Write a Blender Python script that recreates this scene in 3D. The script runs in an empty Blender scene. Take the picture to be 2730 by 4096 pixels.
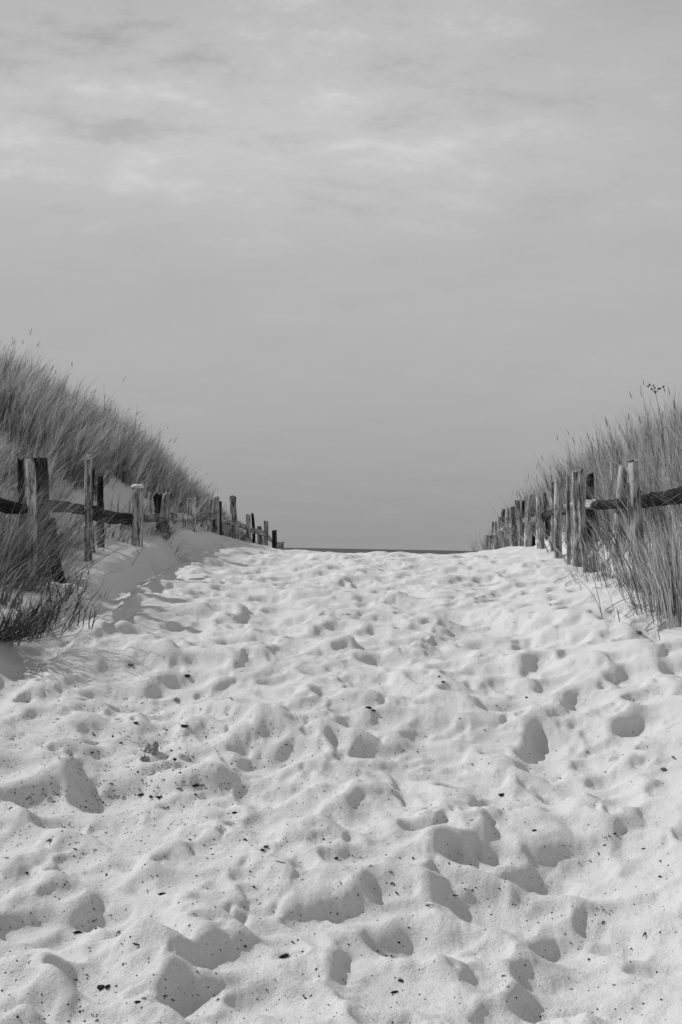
import bpy, math, random
import numpy as np
from mathutils import Vector, Matrix

# ------------------------------------------------------------------ camera
F = 3982.0            # focal length in photograph pixels (35 mm lens, frame 4096 px high)
PX, PY, ROLL = 1365.0, 2194.0, 0.0175
sc = bpy.context.scene
col = sc.collection
cam_d = bpy.data.cameras.new("camera"); cam = bpy.data.objects.new("camera", cam_d); col.objects.link(cam)
cam_d.lens = 35.0; cam_d.sensor_width = 36.0; cam_d.sensor_fit = 'AUTO'
cam_d.shift_y = 146.0 / 4096.0
cam_d.clip_start = 0.05; cam_d.clip_end = 90000
cam.matrix_world = Matrix.Rotation(math.pi / 2, 4, 'X') @ Matrix.Rotation(math.atan(ROLL), 4, 'Z')
sc.camera = cam

# ------------------------------------------------------------------ sky
SUN_EL, SUN_AZ = math.radians(39.5), math.atan2(-1.0, 0.40)     # azimuth from +Y towards +X
w = bpy.data.worlds.new("World"); sc.world = w; w.use_nodes = True
nt = w.node_tree; nt.nodes.clear()
def N(tree, typ, **kw):
    n = tree.nodes.new(typ)
    for k, v in kw.items():
        if k == 'inp':
            for i, val in v.items(): n.inputs[i].default_value = val
        else: setattr(n, k, v)
    return n
def math_n(tree, op, a, b=None, c=None, clamp=False):
    n = tree.nodes.new('ShaderNodeMath'); n.operation = op; n.use_clamp = clamp
    for i, v in enumerate((a, b, c)):
        if v is None: continue
        if hasattr(v, 'is_linked') or hasattr(v, 'links'): tree.links.new(v, n.inputs[i])
        else: n.inputs[i].default_value = v
    return n.outputs[0]
def ramp(tree, fac, stops, interp='LINEAR'):
    n = tree.nodes.new('ShaderNodeValToRGB'); n.color_ramp.interpolation = interp
    e = n.color_ramp.elements
    while len(e) < len(stops): e.new(0.5)
    for i, (p, v) in enumerate(stops):
        e[i].position = p; e[i].color = (v, v, v, 1)
    if fac is not None: tree.links.new(fac, n.inputs[0])
    return n.outputs[0]
tc = N(nt, 'ShaderNodeTexCoord')
sep = N(nt, 'ShaderNodeSeparateXYZ'); nt.links.new(tc.outputs['Generated'], sep.inputs[0])
el = math_n(nt, 'ARCSINE', sep.outputs[2])
az = math_n(nt, 'ARCTAN2', sep.outputs[0], sep.outputs[1])
# clear-air gradient by elevation (radians, x1/1.6)
eln = math_n(nt, 'DIVIDE', el, 0.6, clamp=True)
base = ramp(nt, eln, [(0.0, .30), (.02, .305), (.10, .345), (.25, .415), (.45, .45), (.62, .445), (.72, .42), (.84, .38), (1.0, .35)])
# thin streaky cloud, laid on a high flat layer
zz = math_n(nt, 'ADD', math_n(nt, 'MAXIMUM', sep.outputs[2], 0.0), 0.22)
cx = math_n(nt, 'DIVIDE', sep.outputs[0], zz); cy = math_n(nt, 'DIVIDE', sep.outputs[1], zz)
comb = N(nt, 'ShaderNodeCombineXYZ'); nt.links.new(cx, comb.inputs[0]); nt.links.new(cy, comb.inputs[1])
mp = N(nt, 'ShaderNodeMapping'); mp.inputs['Rotation'].default_value = (0, 0, math.radians(-24)); mp.inputs['Scale'].default_value = (2.5, 4.2, 1)
mp.inputs['Location'].default_value = (3.1, 1.7, 0)
nt.links.new(comb.outputs[0], mp.inputs[0])
n1 = N(nt, 'ShaderNodeTexNoise', inp={'Scale': 1.5, 'Detail': 10.0, 'Roughness': 0.66, 'Distortion': 0.1}); nt.links.new(mp.outputs[0], n1.inputs['Vector'])
cl = ramp(nt, n1.outputs[0], [(.30, 0), (.50, .45), (.72, 1.0)], 'EASE')
# where the cloud is thick: upper left of the view, thinning to the right and the horizon
def blob(a0, e0, ra, re):
    a = math_n(nt, 'DIVIDE', math_n(nt, 'SUBTRACT', az, a0), ra)
    b = math_n(nt, 'DIVIDE', math_n(nt, 'SUBTRACT', el, e0), re)
    d = math_n(nt, 'ADD', math_n(nt, 'MULTIPLY', a, a), math_n(nt, 'MULTIPLY', b, b))
    return math_n(nt, 'EXPONENT', math_n(nt, 'MULTIPLY', d, -1.0))
m = math_n(nt, 'ADD', blob(-.22, .47, .36, .12), math_n(nt, 'MULTIPLY', blob(.05, .46, .2, .08), .45))
m = math_n(nt, 'ADD', m, math_n(nt, 'MULTIPLY', blob(.12, .50, .12, .03), .5))
m = math_n(nt, 'ADD', m, math_n(nt, 'MULTIPLY', blob(-.15, .37, .5, .06), .45))
m = math_n(nt, 'ADD', m, math_n(nt, 'MULTIPLY', blob(.30, .45, .10, .03), .3))
m = math_n(nt, 'ADD', m, .12)
cloud = math_n(nt, 'MULTIPLY', math_n(nt, 'MULTIPLY', cl, m), .21)
# darker mottling between
n2 = N(nt, 'ShaderNodeTexNoise', inp={'Scale': .55, 'Detail': 5.0, 'Roughness': 0.5}); nt.links.new(mp.outputs[0], n2.inputs['Vector'])
mot = math_n(nt, 'MULTIPLY', math_n(nt, 'SUBTRACT', n2.outputs[0], .5), .14)
tot = math_n(nt, 'ADD', math_n(nt, 'ADD', base, cloud), math_n(nt, 'MULTIPLY', mot, math_n(nt, 'MULTIPLY', eln, 1.0, clamp=True)))
bg = N(nt, 'ShaderNodeBackground'); nt.links.new(tot, bg.inputs[0]); bg.inputs[1].default_value = 1.0
wo = N(nt, 'ShaderNodeOutputWorld'); nt.links.new(bg.outputs[0], wo.inputs[0])

# ------------------------------------------------------------------ sun
sd = bpy.data.lights.new("sun", 'SUN'); sd.energy = 3.3; sd.angle = math.radians(0.53); sd.color = (1, 1, 1)
so = bpy.data.objects.new("sun", sd); col.objects.link(so)
sv = Vector((math.sin(SUN_AZ) * math.cos(SUN_EL), math.cos(SUN_AZ) * math.cos(SUN_EL), math.sin(SUN_EL)))
so.rotation_euler = sv.to_track_quat('Z', 'Y').to_euler(); so.location = sv * 60
vs = sc.view_settings
vs.view_transform = 'Standard'; vs.look = 'None'; vs.exposure = 0.0; vs.gamma = 1.0; vs.use_curve_mapping = False

rng = np.random.default_rng(7)
random.seed(7)

# ------------------------------------------------------------------ helpers
def uv_of(px, py):
    dx, dy = px - PX, py - PY
    return (dx + ROLL * dy) / F, (dy - ROLL * dx) / F        # right, down (tangents)
def at(px, py, Y):
    u, v = uv_of(px, py); return Vector((u * Y, Y, -v * Y))
def link(name, me, mat=None, parent=None):
    o = bpy.data.objects.new(name, me); col.objects.link(o)
    if mat is not None and not me.materials: me.materials.append(mat)
    if parent is not None: o.parent = parent
    return o
def tag(o, label=None, cat=None, group=None, kind=None):
    if label: o['label'] = label
    if cat: o['category'] = cat
    if group: o['group'] = group
    if kind: o['kind'] = kind
    return o
def empty(name, loc):
    o = bpy.data.objects.new(name, None); o.location = loc; o.empty_display_size = .2; col.objects.link(o); return o
def np_mesh(name, V, Q, smooth=True, attr=None):
    me = bpy.data.meshes.new(name); Q = np.asarray(Q, np.int32); k = Q.shape[1]
    me.vertices.add(len(V)); me.vertices.foreach_set('co', np.asarray(V, np.float32).ravel())
    me.loops.add(Q.size); me.loops.foreach_set('vertex_index', Q.ravel())
    me.polygons.add(len(Q)); me.polygons.foreach_set('loop_start', np.arange(0, Q.size, k, dtype=np.int32))
    me.polygons.foreach_set('use_smooth', np.full(len(Q), smooth))
    if attr:
        for an, av in attr.items():
            a = me.attributes.new(an, 'FLOAT', 'POINT'); a.data.foreach_set('value', np.asarray(av, np.float32))
    me.update(); me.validate(); return me

# value noise / fbm in numpy
def _h(ix, iy, s):
    n = (ix.astype(np.int64) * 374761393 + iy.astype(np.int64) * 668265263 + s * 1442695041) & 0xffffffff
    n = ((n ^ (n >> 13)) * 1274126177) & 0xffffffff
    return ((n ^ (n >> 16)) & 0xffffff) / float(0xffffff)
def vnoise(x, y, s=0):
    x = np.asarray(x, float); y = np.asarray(y, float)
    ix, iy = np.floor(x), np.floor(y); fx, fy = x - ix, y - iy
    fx = fx * fx * fx * (fx * (fx * 6 - 15) + 10); fy = fy * fy * fy * (fy * (fy * 6 - 15) + 10)
    a = _h(ix, iy, s); b = _h(ix + 1, iy, s); c = _h(ix, iy + 1, s); d = _h(ix + 1, iy + 1, s)
    return (a + (b - a) * fx + (c - a) * fy + (a - b - c + d) * fx * fy) * 2 - 1
def fbm(x, y, o=4, s=0, g=.5):
    t = 0; a = 1
    for i in range(o):
        t = t + a * vnoise(x * 2 ** i + 17.3 * i, y * 2 ** i - 9.1 * i, s + i); a *= g
    return t
def sstep(a, b, x):
    t = np.clip((x - a) / (b - a), 0, 1); return t * t * (3 - 2 * t)
def pinterp(x, xs, ys):           # smooth monotone-ish interpolation (catmull via dense linear + smoothing)
    xs = np.array(xs, float); ys = np.array(ys, float)
    m = np.gradient(ys, xs)
    x = np.clip(x, xs[0], xs[-1]); i = np.clip(np.searchsorted(xs, x) - 1, 0, len(xs) - 2)
    h = xs[i + 1] - xs[i]; t = (x - xs[i]) / h
    return (2*t**3-3*t**2+1)*ys[i] + (t**3-2*t**2+t)*h*m[i] + (-2*t**3+3*t**2)*ys[i+1] + (t**3-t**2)*h*m[i+1]

# ------------------------------------------------------------------ terrain (eye level is z = 0)
SL = .049                                   # the path runs slightly to the right
def xl(Y): return -3.54 + SL * Y            # left fence line
def xr(Y): return 2.46 + SL * Y             # right fence line
def zc(Y): return pinterp(Y, [-30, -5, 2, 3, 4, 5, 6, 7, 9, 12, 15, 18, 22, 26, 30, 40, 55, 75, 130],
        [-1.5, -1.46, -1.45, -1.42, -1.36, -1.25, -1.10, -.95, -.68, -.40, -.23, -.12, -.055, -.17, -.44, -1.4, -4.6, -6.6, -9])
def zl(Y): return pinterp(Y, [-30, 2, 5, 7, 8.5, 10, 12, 14, 15.7, 17.8, 20.3, 22.4, 25, 28, 34, 45, 60, 130],
        [-.9, -.9, -.75, -.62, -.52, -.42, -.13, .03, .2, .27, .27, .14, .0, -.12, -.35, -1.5, -5, -9])
def zr(Y): return pinterp(Y, [-30, 2, 5, 7, 8.5, 10, 12.5, 13.7, 14.6, 15.4, 16.4, 18, 22, 26, 34, 45, 60, 130],
        [-1.1, -1.1, -.85, -.62, -.46, -.30, -.22, -.16, -.05, .0, .07, .08, .0, -.12, -.4, -1.5, -5, -9])
def scarp_off(Y): return .66 + .34 * sstep(8.5, 6.0, Y) + .07 * fbm(Y * 1.1, Y * 0 + 3, 3, 40)
def macro(x, Y):
    L, R = xl(Y), xr(Y); C = zc(Y)
    h = C + 0 * x
    # left bank with a small wind-cut scarp
    so_ = pinterp(Y, [-30, 5, 7, 9, 12, 15, 18, 130], [1.1, 1.0, .86, .76, .54, .36, .28, .28]) + .06 * fbm(Y * 1.1, Y * 0 + 3, 3, 40)
    s = x - L                               # inside distance from left fence
    bank = zl(Y)
    sw = s + .05 * fbm(x * 3, Y * 3, 3, 91)
    foot = np.minimum(C, bank - .12) - .07 * sstep(18, 13, Y)
    amp = sstep(24, 15, Y)
    t_ = np.clip(sw / so_, 0, 1)
    down = bank - (bank - foot) * (.30 * t_ + .70 * sstep(.42, 1.0, t_)) + .10 * np.clip(-s, 0, .3)
    up = (C + .05 - foot) * sstep(.02, .24, sw - so_) - .05 * sstep(.28, 1.2, sw - so_)
    left = down + up
    soft = C + (bank - C) * sstep(1.5, -.1, s)
    left = left * amp + soft * (1 - amp)
    h = np.where(s < 3.0, left, h)
    # right side ramp
    r = R - x
    right = C + (zr(Y) - C) * sstep(1.7, -.05, r)
    h = np.where(r < 2.0, right, h)
    # left dune behind the fence
    o = np.clip(-s, 0, None)
    fade = sstep(44, 30, Y) * (.60 + .41 * sstep(12, 19, Y) + .05 * sstep(18, 22, Y))
    prof = 3.3 * (1 - np.exp(-(o / 2.95) ** 1.7)) * (.93 + .07 * np.sin(Y * .55 + 1.2)) + .25 * sstep(.6, 2.5, o) * fbm(x * .5, Y * .5, 3, 5)
    h = h + prof * fade * sstep(0, .35, o)
    h = h - np.clip(o - 12, 0, 40) * .03
    o = np.clip(-r, 0, None)
    fade = sstep(31, 20, Y) * .95 + .05
    prof = 1.35 * (1 - np.exp(-o / 1.2)) + .2 * sstep(.6, 2.5, o) * fbm(x * .5, Y * .5, 3, 9)
    h = h + prof * fade * sstep(0, .35, o)
    return h

# grid: fine inside the view cone (and a margin), coarse outside
ys_f = [1.3]
while ys_f[-1] < 34: ys_f.append(ys_f[-1] * 1.0036)
ys = np.concatenate([np.linspace(-30, 1.2, 26), ys_f, np.geomspace(34.6, 130, 40)])
NF = 860
uf = np.linspace(-1, 1, NF)
tt = np.linspace(0, 1, 41)[1:] ** 2.2
hw = lambda Y: .46 * np.clip(Y, 1.2, None) + .7
HW = hw(ys)[:, None]
X = np.concatenate([(-HW - 75 * tt[None, ::-1]), HW * uf[None, :], (HW + 75 * tt[None, :])], 1)
YY = np.repeat(ys[:, None], X.shape[1], 1)
H = macro(X, YY)
NT = len(tt)
WN = fbm(X * 4.5, YY * 4.5, 3, 61); WM = fbm(X * 4.5, YY * 4.5, 3, 71)
on_path = sstep(.45, 1.0, X - xl(YY)) * sstep(-.1, .5, xr(YY) - X)
H += .030 * fbm(X * .9, YY * .9, 3, 21) * on_path
ra, rb = X * .87 - YY * .50, X * .50 + YY * .87
RN0 = .85 + .15 * sstep(4, 9, YY)
H += .100 * RN0 * (np.abs(fbm(ra * 1.5 + 7 + .3 * WM, rb * 1.9 + 3, 2, 43)) - .33) * on_path
RN = .85 + .15 * sstep(4, 9, YY)
H -= .155 * RN * (np.abs(fbm(ra * .9 + .5 * WN, rb * 1.9, 2, 23)) - .33) * (.15 + .85 * on_path)
H += .028 * (np.abs(fbm(ra * 3.4, rb * 4.6, 2, 47)) - .33) * on_path
H -= .050 * RN * (np.abs(fbm(ra * 2.2 + 4, rb * 4.2 + .4 * WM, 2, 27)) - .33) * on_path
H += .020 * fbm(X * 2.6, YY * 2.6, 3, 31)

def stamp(x0, y0, rx, ry, ang, depth, skew=.35, rim=.25, floor=2.2):
    """press one hollow: new sand surface replaces the old inside it, spoil rim round it"""
    R_ = max(rx, ry) * 1.75
    i0, i1 = np.searchsorted(ys, [y0 - R_, y0 + R_])
    if i1 <= i0: return
    Hs = hw(ys[i0:i1]); a, b = ((x0 - R_) / Hs).min(), ((x0 + R_) / Hs).max()
    j0 = int(np.clip((a + 1) / 2 * (NF - 1), 0, NF - 1)) + NT; j1 = int(np.clip((b + 1) / 2 * (NF - 1) + 2, 0, NF)) + NT
    if j1 <= j0 + 1: return
    x = X[i0:i1, j0:j1] - x0; y = YY[i0:i1, j0:j1] - y0
    ph = x0 * 31 + y0 * 17
    c, s = math.cos(ang), math.sin(ang)
    wx = x + .22 * rx * WN[i0:i1, j0:j1]; wy = y + .22 * rx * WM[i0:i1, j0:j1]
    p = (wx * c + wy * s) / rx; q = (-wx * s + wy * c) / ry
    th = np.arctan2(q, p)
    r = np.sqrt(p * p + q * q) * (1 + .12 * np.sin(2 * th + ph) + .08 * np.sin(3 * th + ph * 1.7))
    if r.min() > 1.7: return
    # deepest point moved towards the far-left wall: steep there, shallow run-out to the right
    sh = skew * (x * -.8 + y * .55) / max(rx, ry)
    k = np.clip(1 - r ** floor, 0, 1) * np.clip(1 + sh, .15, 2)
    rimz = rim * depth * np.exp(-((r - 1.12) / .22) ** 2)
    old = H[i0:i1, j0:j1]
    near = np.exp(-(r / .9) ** 2); h0 = (old * near).sum() / max(near.sum(), 1e-6)
    m_ = sstep(1.12, .72, r)
    flat = h0 + (macro(X[i0:i1, j0:j1], YY[i0:i1, j0:j1]) - macro(np.array([[x0]]), np.array([[y0]])))
    new = old * (1 - .85 * m_) + flat * .85 * m_
    H[i0:i1, j0:j1] = new - depth * k + rimz * (1 - .6 * m_)

def ground_guess(px, py):
    lo, hi = 1.4, 24.0
    prev = None
    for Y in np.geomspace(lo, hi, 240):
        u, v = uv_of(px, py); z = float(macro(np.array([[u * Y]]), np.array([[Y]]))[0, 0])
        d = -v * Y - z
        if d < 0: return u * Y, Y
    return u * hi, hi

# trampled hollows along the path
pits = []
Yc = 1.3
area_y = np.geomspace(1.4, 30, 400)
for _ in range(3000):
    Y = 1.4 + 27.6 * rng.random()
    x = xl(Y) + .75 + rng.random() * (xr(Y) - xl(Y) - .75)
    pits.append((x, Y))
for (x, Y) in pits:
    big = rng.random()
    edge = float(sstep(.6, 1.3, np.array(x - xl(Y))) * sstep(.0, .6, np.array(xr(Y) - x)))
    far = 1 + .25 * min(1, max(0, (Y - 8) / 10))
    rx = rng.uniform(.08, .13) if big < .2 else (rng.uniform(.12, .2) if big < .7 else rng.uniform(.2, .32))
    ry = rx * rng.uniform(.45, .8)
    ang = rng.normal(-.5, .45) if rng.random() < .65 else rng.uniform(0, 3.14)
    stamp(x, Y, rx * far, ry * far, ang, (ry * (.14 + .30 * rng.random() ** 1.2)) * (.3 + .7 * edge), skew=.8, rim=.12)
# the clear hollows of the foreground and middle ground, where the photograph has them
hero = [(960,3835,300,.33),(1690,3735,420,.40),(1620,3610,130,.3),(1290,3670,240,.28),(520,3690,260,.3),(640,3545,240,.28),(2290,3700,240,.3),
 (2560,3575,230,.33),(2210,3590,150,.3),(2640,3790,260,.3),(1770,3330,220,.36),(1460,3470,280,.3),(2030,3390,150,.3),(2470,3085,190,.36),
 (2490,3195,200,.34),(1940,3160,240,.32),(1530,2985,190,.36),(2060,2836,160,.34),(2580,2840,170,.32),(2220,2710,110,.32),(1510,2780,180,.32),
 (1985,2684,100,.3),(2300,2622,130,.3),(1090,3018,260,.36),(1310,2818,130,.34),(1210,2888,130,.3),(520,3110,230,.32),(650,2950,110,.34),
 (1130,3150,170,.34),(740,3165,170,.3),(280,3250,200,.3),(830,2775,110,.3),(1265,2688,100,.32),(1120,2714,150,.3),(530,2766,130,.3),
 (480,2680,100,.28),(150,3830,260,.28),(400,3990,300,.28),(1150,3990,330,.28),(2050,4050,300,.26),(2380,3960,200,.24),(1800,2930,120,.3),
 (1700,2640,130,.28),(1400,2600,110,.26),(2560,3320,190,.26),(100,3650,230,.26),(2330,3420,180,.26),(900,3400,220,.26),(330,3420,210,.25)]
for (px, py, wpx, dep) in hero:
    x, Y = ground_guess(px, py)
    r = wpx / F * Y * .5
    ang = rng.uniform(-.35, .35)
    stamp(x + .04 * r, Y - .1 * r, r * 1.35, r * rng.uniform(.85, 1.05), ang, r * dep * 1.05, skew=.7, rim=.16, floor=3.0)
    if rng.random() < .5:
        stamp(x + r * 1.2, Y + rng.uniform(-.4, .4) * r, r * .5, r * .4, ang, r * .12, skew=.3)
# dry sand slumps: sharp peaks fall down, walls soften
def diffuse(A, n, kx=.30, ky=.12):
    for _ in range(n):
        B_ = A.copy()
        B_[1:-1, 1:-1] += kx * .5 * (A[1:-1, 2:] + A[1:-1, :-2] - 2 * A[1:-1, 1:-1]) + ky * .5 * (A[2:, 1:-1] + A[:-2, 1:-1] - 2 * A[1:-1, 1:-1])
        A = B_
    return A
wn = sstep(14, 4, YY)
B1 = diffuse(H, 34, .6, .3)
H = np.minimum(H, B1 + .005 + .004 * (1 - wn))
CAV = B1 - H                                   # positive where the sand is hollow
H = diffuse(H, 1, .5, .2)
# small kicked sand, wind texture
H += on_path * (.005 * fbm(X * 9, YY * 9, 4, 55) - .0055 * np.abs(fbm(ra * 7, rb * 13, 3, 57)) * sstep(-.4, .5, WN) + .0030 * np.abs(fbm(X * 28, YY * 28, 2, 77)) * sstep(-.2, .7, WM))
H += (1 - on_path) * .012 * fbm(X * 5, YY * 5, 4, 66)
H += (1 - on_path) * .006 * np.sin((X * 1.1 + YY * .5) * 30 + 3 * fbm(X * 1.2, YY * 1.2, 2, 88)) * sstep(.2, .9, vnoise(X * .8, YY * .8, 3) + .6)

nr, nc = X.shape
idx = np.arange(nr * nc).reshape(nr, nc)
Q = np.stack([idx[:-1, :-1], idx[:-1, 1:], idx[1:, 1:], idx[1:, :-1]], -1).reshape(-1, 4)

def gz(x, Y, A=None):
    """height of the finished sand at x, Y (arrays)"""
    x = np.atleast_1d(np.asarray(x, float)); Y = np.atleast_1d(np.asarray(Y, float))
    i = np.clip(np.searchsorted(ys, Y) - 1, 0, nr - 2); t = (Y - ys[i]) / (ys[i + 1] - ys[i])
    out = np.zeros_like(x); A = H if A is None else A
    def row(ii, x):
        u = x / hw(ys[ii]); jf = (u + 1) / 2 * (NF - 1)
        j = np.clip(jf.astype(int), 0, NF - 2); f = jf - j
        v = A[ii, j + NT] * (1 - f) + A[ii, j + NT + 1] * f
        return v
    z = row(i, x) * (1 - t) + row(i + 1, x) * t
    outm = np.abs(x) > hw(Y) * .999
    if outm.any(): z[outm] = macro(x[outm][None, :], Y[outm][None, :])[0]
    return z
def g1(x, Y): return float(gz(x, Y)[0])
def on_ground(px, py, hi=26):
    u, v = uv_of(px, py)
    Y = np.geomspace(1.5, hi, 1500); z = gz(u * Y, Y); d = -v * Y - z
    k = np.argmax(d < 0) if (d < 0).any() else len(Y) - 1
    return Vector((u * Y[k], Y[k], z[k]))

# ------------------------------------------------------------------ materials
def newmat(name):
    m = bpy.data.materials.new(name); m.use_nodes = True; t = m.node_tree
    p = t.nodes['Principled BSDF']; return m, t, p
def noise(t, vec, scale, detail=4, rough=.55, dist=0):
    n = N(t, 'ShaderNodeTexNoise', inp={'Scale': scale, 'Detail': detail, 'Roughness': rough, 'Distortion': dist})
    if vec is not None: t.links.new(vec, n.inputs['Vector'])
    return n.outputs[0]
M = {}
# sand
m, t, p = newmat('dry_sand'); tcn = N(t, 'ShaderNodeTexCoord'); O = tcn.outputs['Object']
grain = noise(t, O, 300, 2, .8); g2 = noise(t, O, 95, 3, .6); big = noise(t, O, 1.6, 5, .6)
c = math_n(t, 'ADD', ramp(t, grain, [(.30, .49), (.5, .635), (.72, .75)]), math_n(t, 'MULTIPLY', math_n(t, 'SUBTRACT', big, .5), .06))
t.links.new(c, p.inputs['Base Color']); p.inputs['Roughness'].default_value = .95; p.inputs['Specular IOR Level'].default_value = .15
b1 = N(t, 'ShaderNodeBump', inp={'Strength': .8, 'Distance': .005}); t.links.new(grain, b1.inputs['Height'])
b2 = N(t, 'ShaderNodeBump', inp={'Strength': .45, 'Distance': .010}); t.links.new(g2, b2.inputs['Height']); t.links.new(b1.outputs[0], b2.inputs['Normal'])
n3 = noise(t, O, 28, 4, .6)
b3 = N(t, 'ShaderNodeBump', inp={'Strength': .35, 'Distance': .02}); t.links.new(n3, b3.inputs['Height']); t.links.new(b2.outputs[0], b3.inputs['Normal'])
t.links.new(b3.outputs[0], p.inputs['Normal']); M['sand'] = m
# sea
m, t, p = newmat('sea_water'); tcn = N(t, 'ShaderNodeTexCoord')
s_ = noise(t, tcn.outputs['Object'], .02, 4)
t.links.new(ramp(t, s_, [(.3, .05), (.7, .10)]), p.inputs['Base Color']); p.inputs['Roughness'].default_value = .75; p.inputs['Specular IOR Level'].default_value = .1
M['sea'] = m
# weathered wood
def wood(name, lo, mid, hi, seed):
    m, t, p = newmat(name); tcn = N(t, 'ShaderNodeTexCoord')
    oi = N(t, 'ShaderNodeObjectInfo')
    mp = N(t, 'ShaderNodeMapping'); mp.inputs['Scale'].default_value = (1, 1, .07); t.links.new(tcn.outputs['Object'], mp.inputs[0])
    cb = N(t, 'ShaderNodeCombineXYZ'); t.links.new(math_n(t, 'MULTIPLY', oi.outputs['Random'], 40), cb.inputs[2]); t.links.new(cb.outputs[0], mp.inputs['Location'])
    a = noise(t, mp.outputs[0], 75, 5, .65, .4); b = noise(t, mp.outputs[0], 22, 4, .6, .6)
    mp2 = N(t, 'ShaderNodeMapping'); mp2.inputs['Scale'].default_value = (1, 1, .5); t.links.new(tcn.outputs['Object'], mp2.inputs[0]); t.links.new(cb.outputs[0], mp2.inputs['Location'])
    d = noise(t, mp2.outputs[0], 9, 5, .65)
    f = math_n(t, 'ADD', math_n(t, 'MULTIPLY', a, .42), math_n(t, 'ADD', math_n(t, 'MULTIPLY', b, .28), math_n(t, 'MULTIPLY', d, .30)))
    c = ramp(t, f, [(.36, lo), (.46, lo * 1.6), (.52, mid), (.64, hi)])
    mul = math_n(t, 'MULTIPLY', c, math_n(t, 'ADD', math_n(t, 'MULTIPLY', oi.outputs['Random'], .6), .7))
    t.links.new(mul, p.inputs['Base Color']); p.inputs['Roughness'].default_value = .9; p.inputs['Specular IOR Level'].default_value = .15
    bb = N(t, 'ShaderNodeBump', inp={'Strength': .9, 'Distance': .012}); t.links.new(f, bb.inputs['Height']); t.links.new(bb.outputs[0], p.inputs['Normal'])
    return m
M['wood'] = wood('weathered_wood', .035, .28, .52, 1)
M['wood_pale'] = wood('bleached_wood', .06, .42, .72, 2)
M['wood_shaded'] = wood('shaded_wood', .005, .022, .12, 3)  # same timber, with the shade on posts and rails painted into its colour
# grass
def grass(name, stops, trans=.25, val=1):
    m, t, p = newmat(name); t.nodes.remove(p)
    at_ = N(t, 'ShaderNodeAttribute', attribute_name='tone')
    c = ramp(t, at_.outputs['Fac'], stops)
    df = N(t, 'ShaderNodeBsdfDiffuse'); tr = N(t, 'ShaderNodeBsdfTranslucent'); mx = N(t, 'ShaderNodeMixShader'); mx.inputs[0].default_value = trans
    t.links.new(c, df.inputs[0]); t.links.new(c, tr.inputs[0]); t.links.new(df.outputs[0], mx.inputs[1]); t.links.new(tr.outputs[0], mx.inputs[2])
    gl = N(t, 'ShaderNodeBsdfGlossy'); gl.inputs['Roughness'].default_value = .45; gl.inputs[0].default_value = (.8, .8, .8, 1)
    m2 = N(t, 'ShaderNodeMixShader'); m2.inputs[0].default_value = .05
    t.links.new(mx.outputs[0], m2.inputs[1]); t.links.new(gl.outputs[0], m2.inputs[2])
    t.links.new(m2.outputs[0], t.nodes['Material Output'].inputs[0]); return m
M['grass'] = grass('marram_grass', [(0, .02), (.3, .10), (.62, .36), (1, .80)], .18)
M['straw'] = grass('straw_grass', [(0, .02), (.3, .13), (.6, .46), (1, .85)], .18)
M['twig'] = grass('dark_twigs', [(0, .012), (.5, .04), (1, .14)], 0)
def plain(name, lo, hi, sc_=60, rough=.85):
    m, t, p = newmat(name); tcn = N(t, 'ShaderNodeTexCoord')
    a = noise(t, tcn.outputs['Object'], sc_, 4, .6)
    t.links.new(ramp(t, a, [(.35, lo), (.65, hi)]), p.inputs['Base Color']); p.inputs['Roughness'].default_value = rough; p.inputs['Specular IOR Level'].default_value = .2
    b = N(t, 'ShaderNodeBump', inp={'Strength': .6, 'Distance': .003}); t.links.new(a, b.inputs['Height']); t.links.new(b.outputs[0], p.inputs['Normal']); return m
M['black'] = plain('dark_litter', .008, .03); M['grey'] = plain('grey_driftwood', .12, .42, 45); M['shell'] = plain('pale_shell', .7, .85, 30)
M['brown'] = plain('dull_litter', .07, .18); M['iron'] = plain('rusty_iron', .03, .09)

# ------------------------------------------------------------------ the setting
sand = link('sand', np_mesh('sand', np.stack([X, YY, H], -1).reshape(-1, 3), Q), M['sand']); tag(sand, kind='structure')
ring = [60, 90, 150, 300, 700, 2000, 8000, 60000]
V = []; Qs = []
xsr = np.array([-60000, -8000, -1500, -400, -100, 0, 100, 400, 1500, 8000, 60000.])
V = np.array([(x, y, -6.0) for y in ring for x in xsr]); k = len(xsr)
Qs = [(r * k + c, r * k + c + 1, (r + 1) * k + c + 1, (r + 1) * k + c) for r in range(len(ring) - 1) for c in range(k - 1)]
sea = link('sea', np_mesh('sea', V, Qs), M['sea']); tag(sea, kind='structure')

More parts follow.
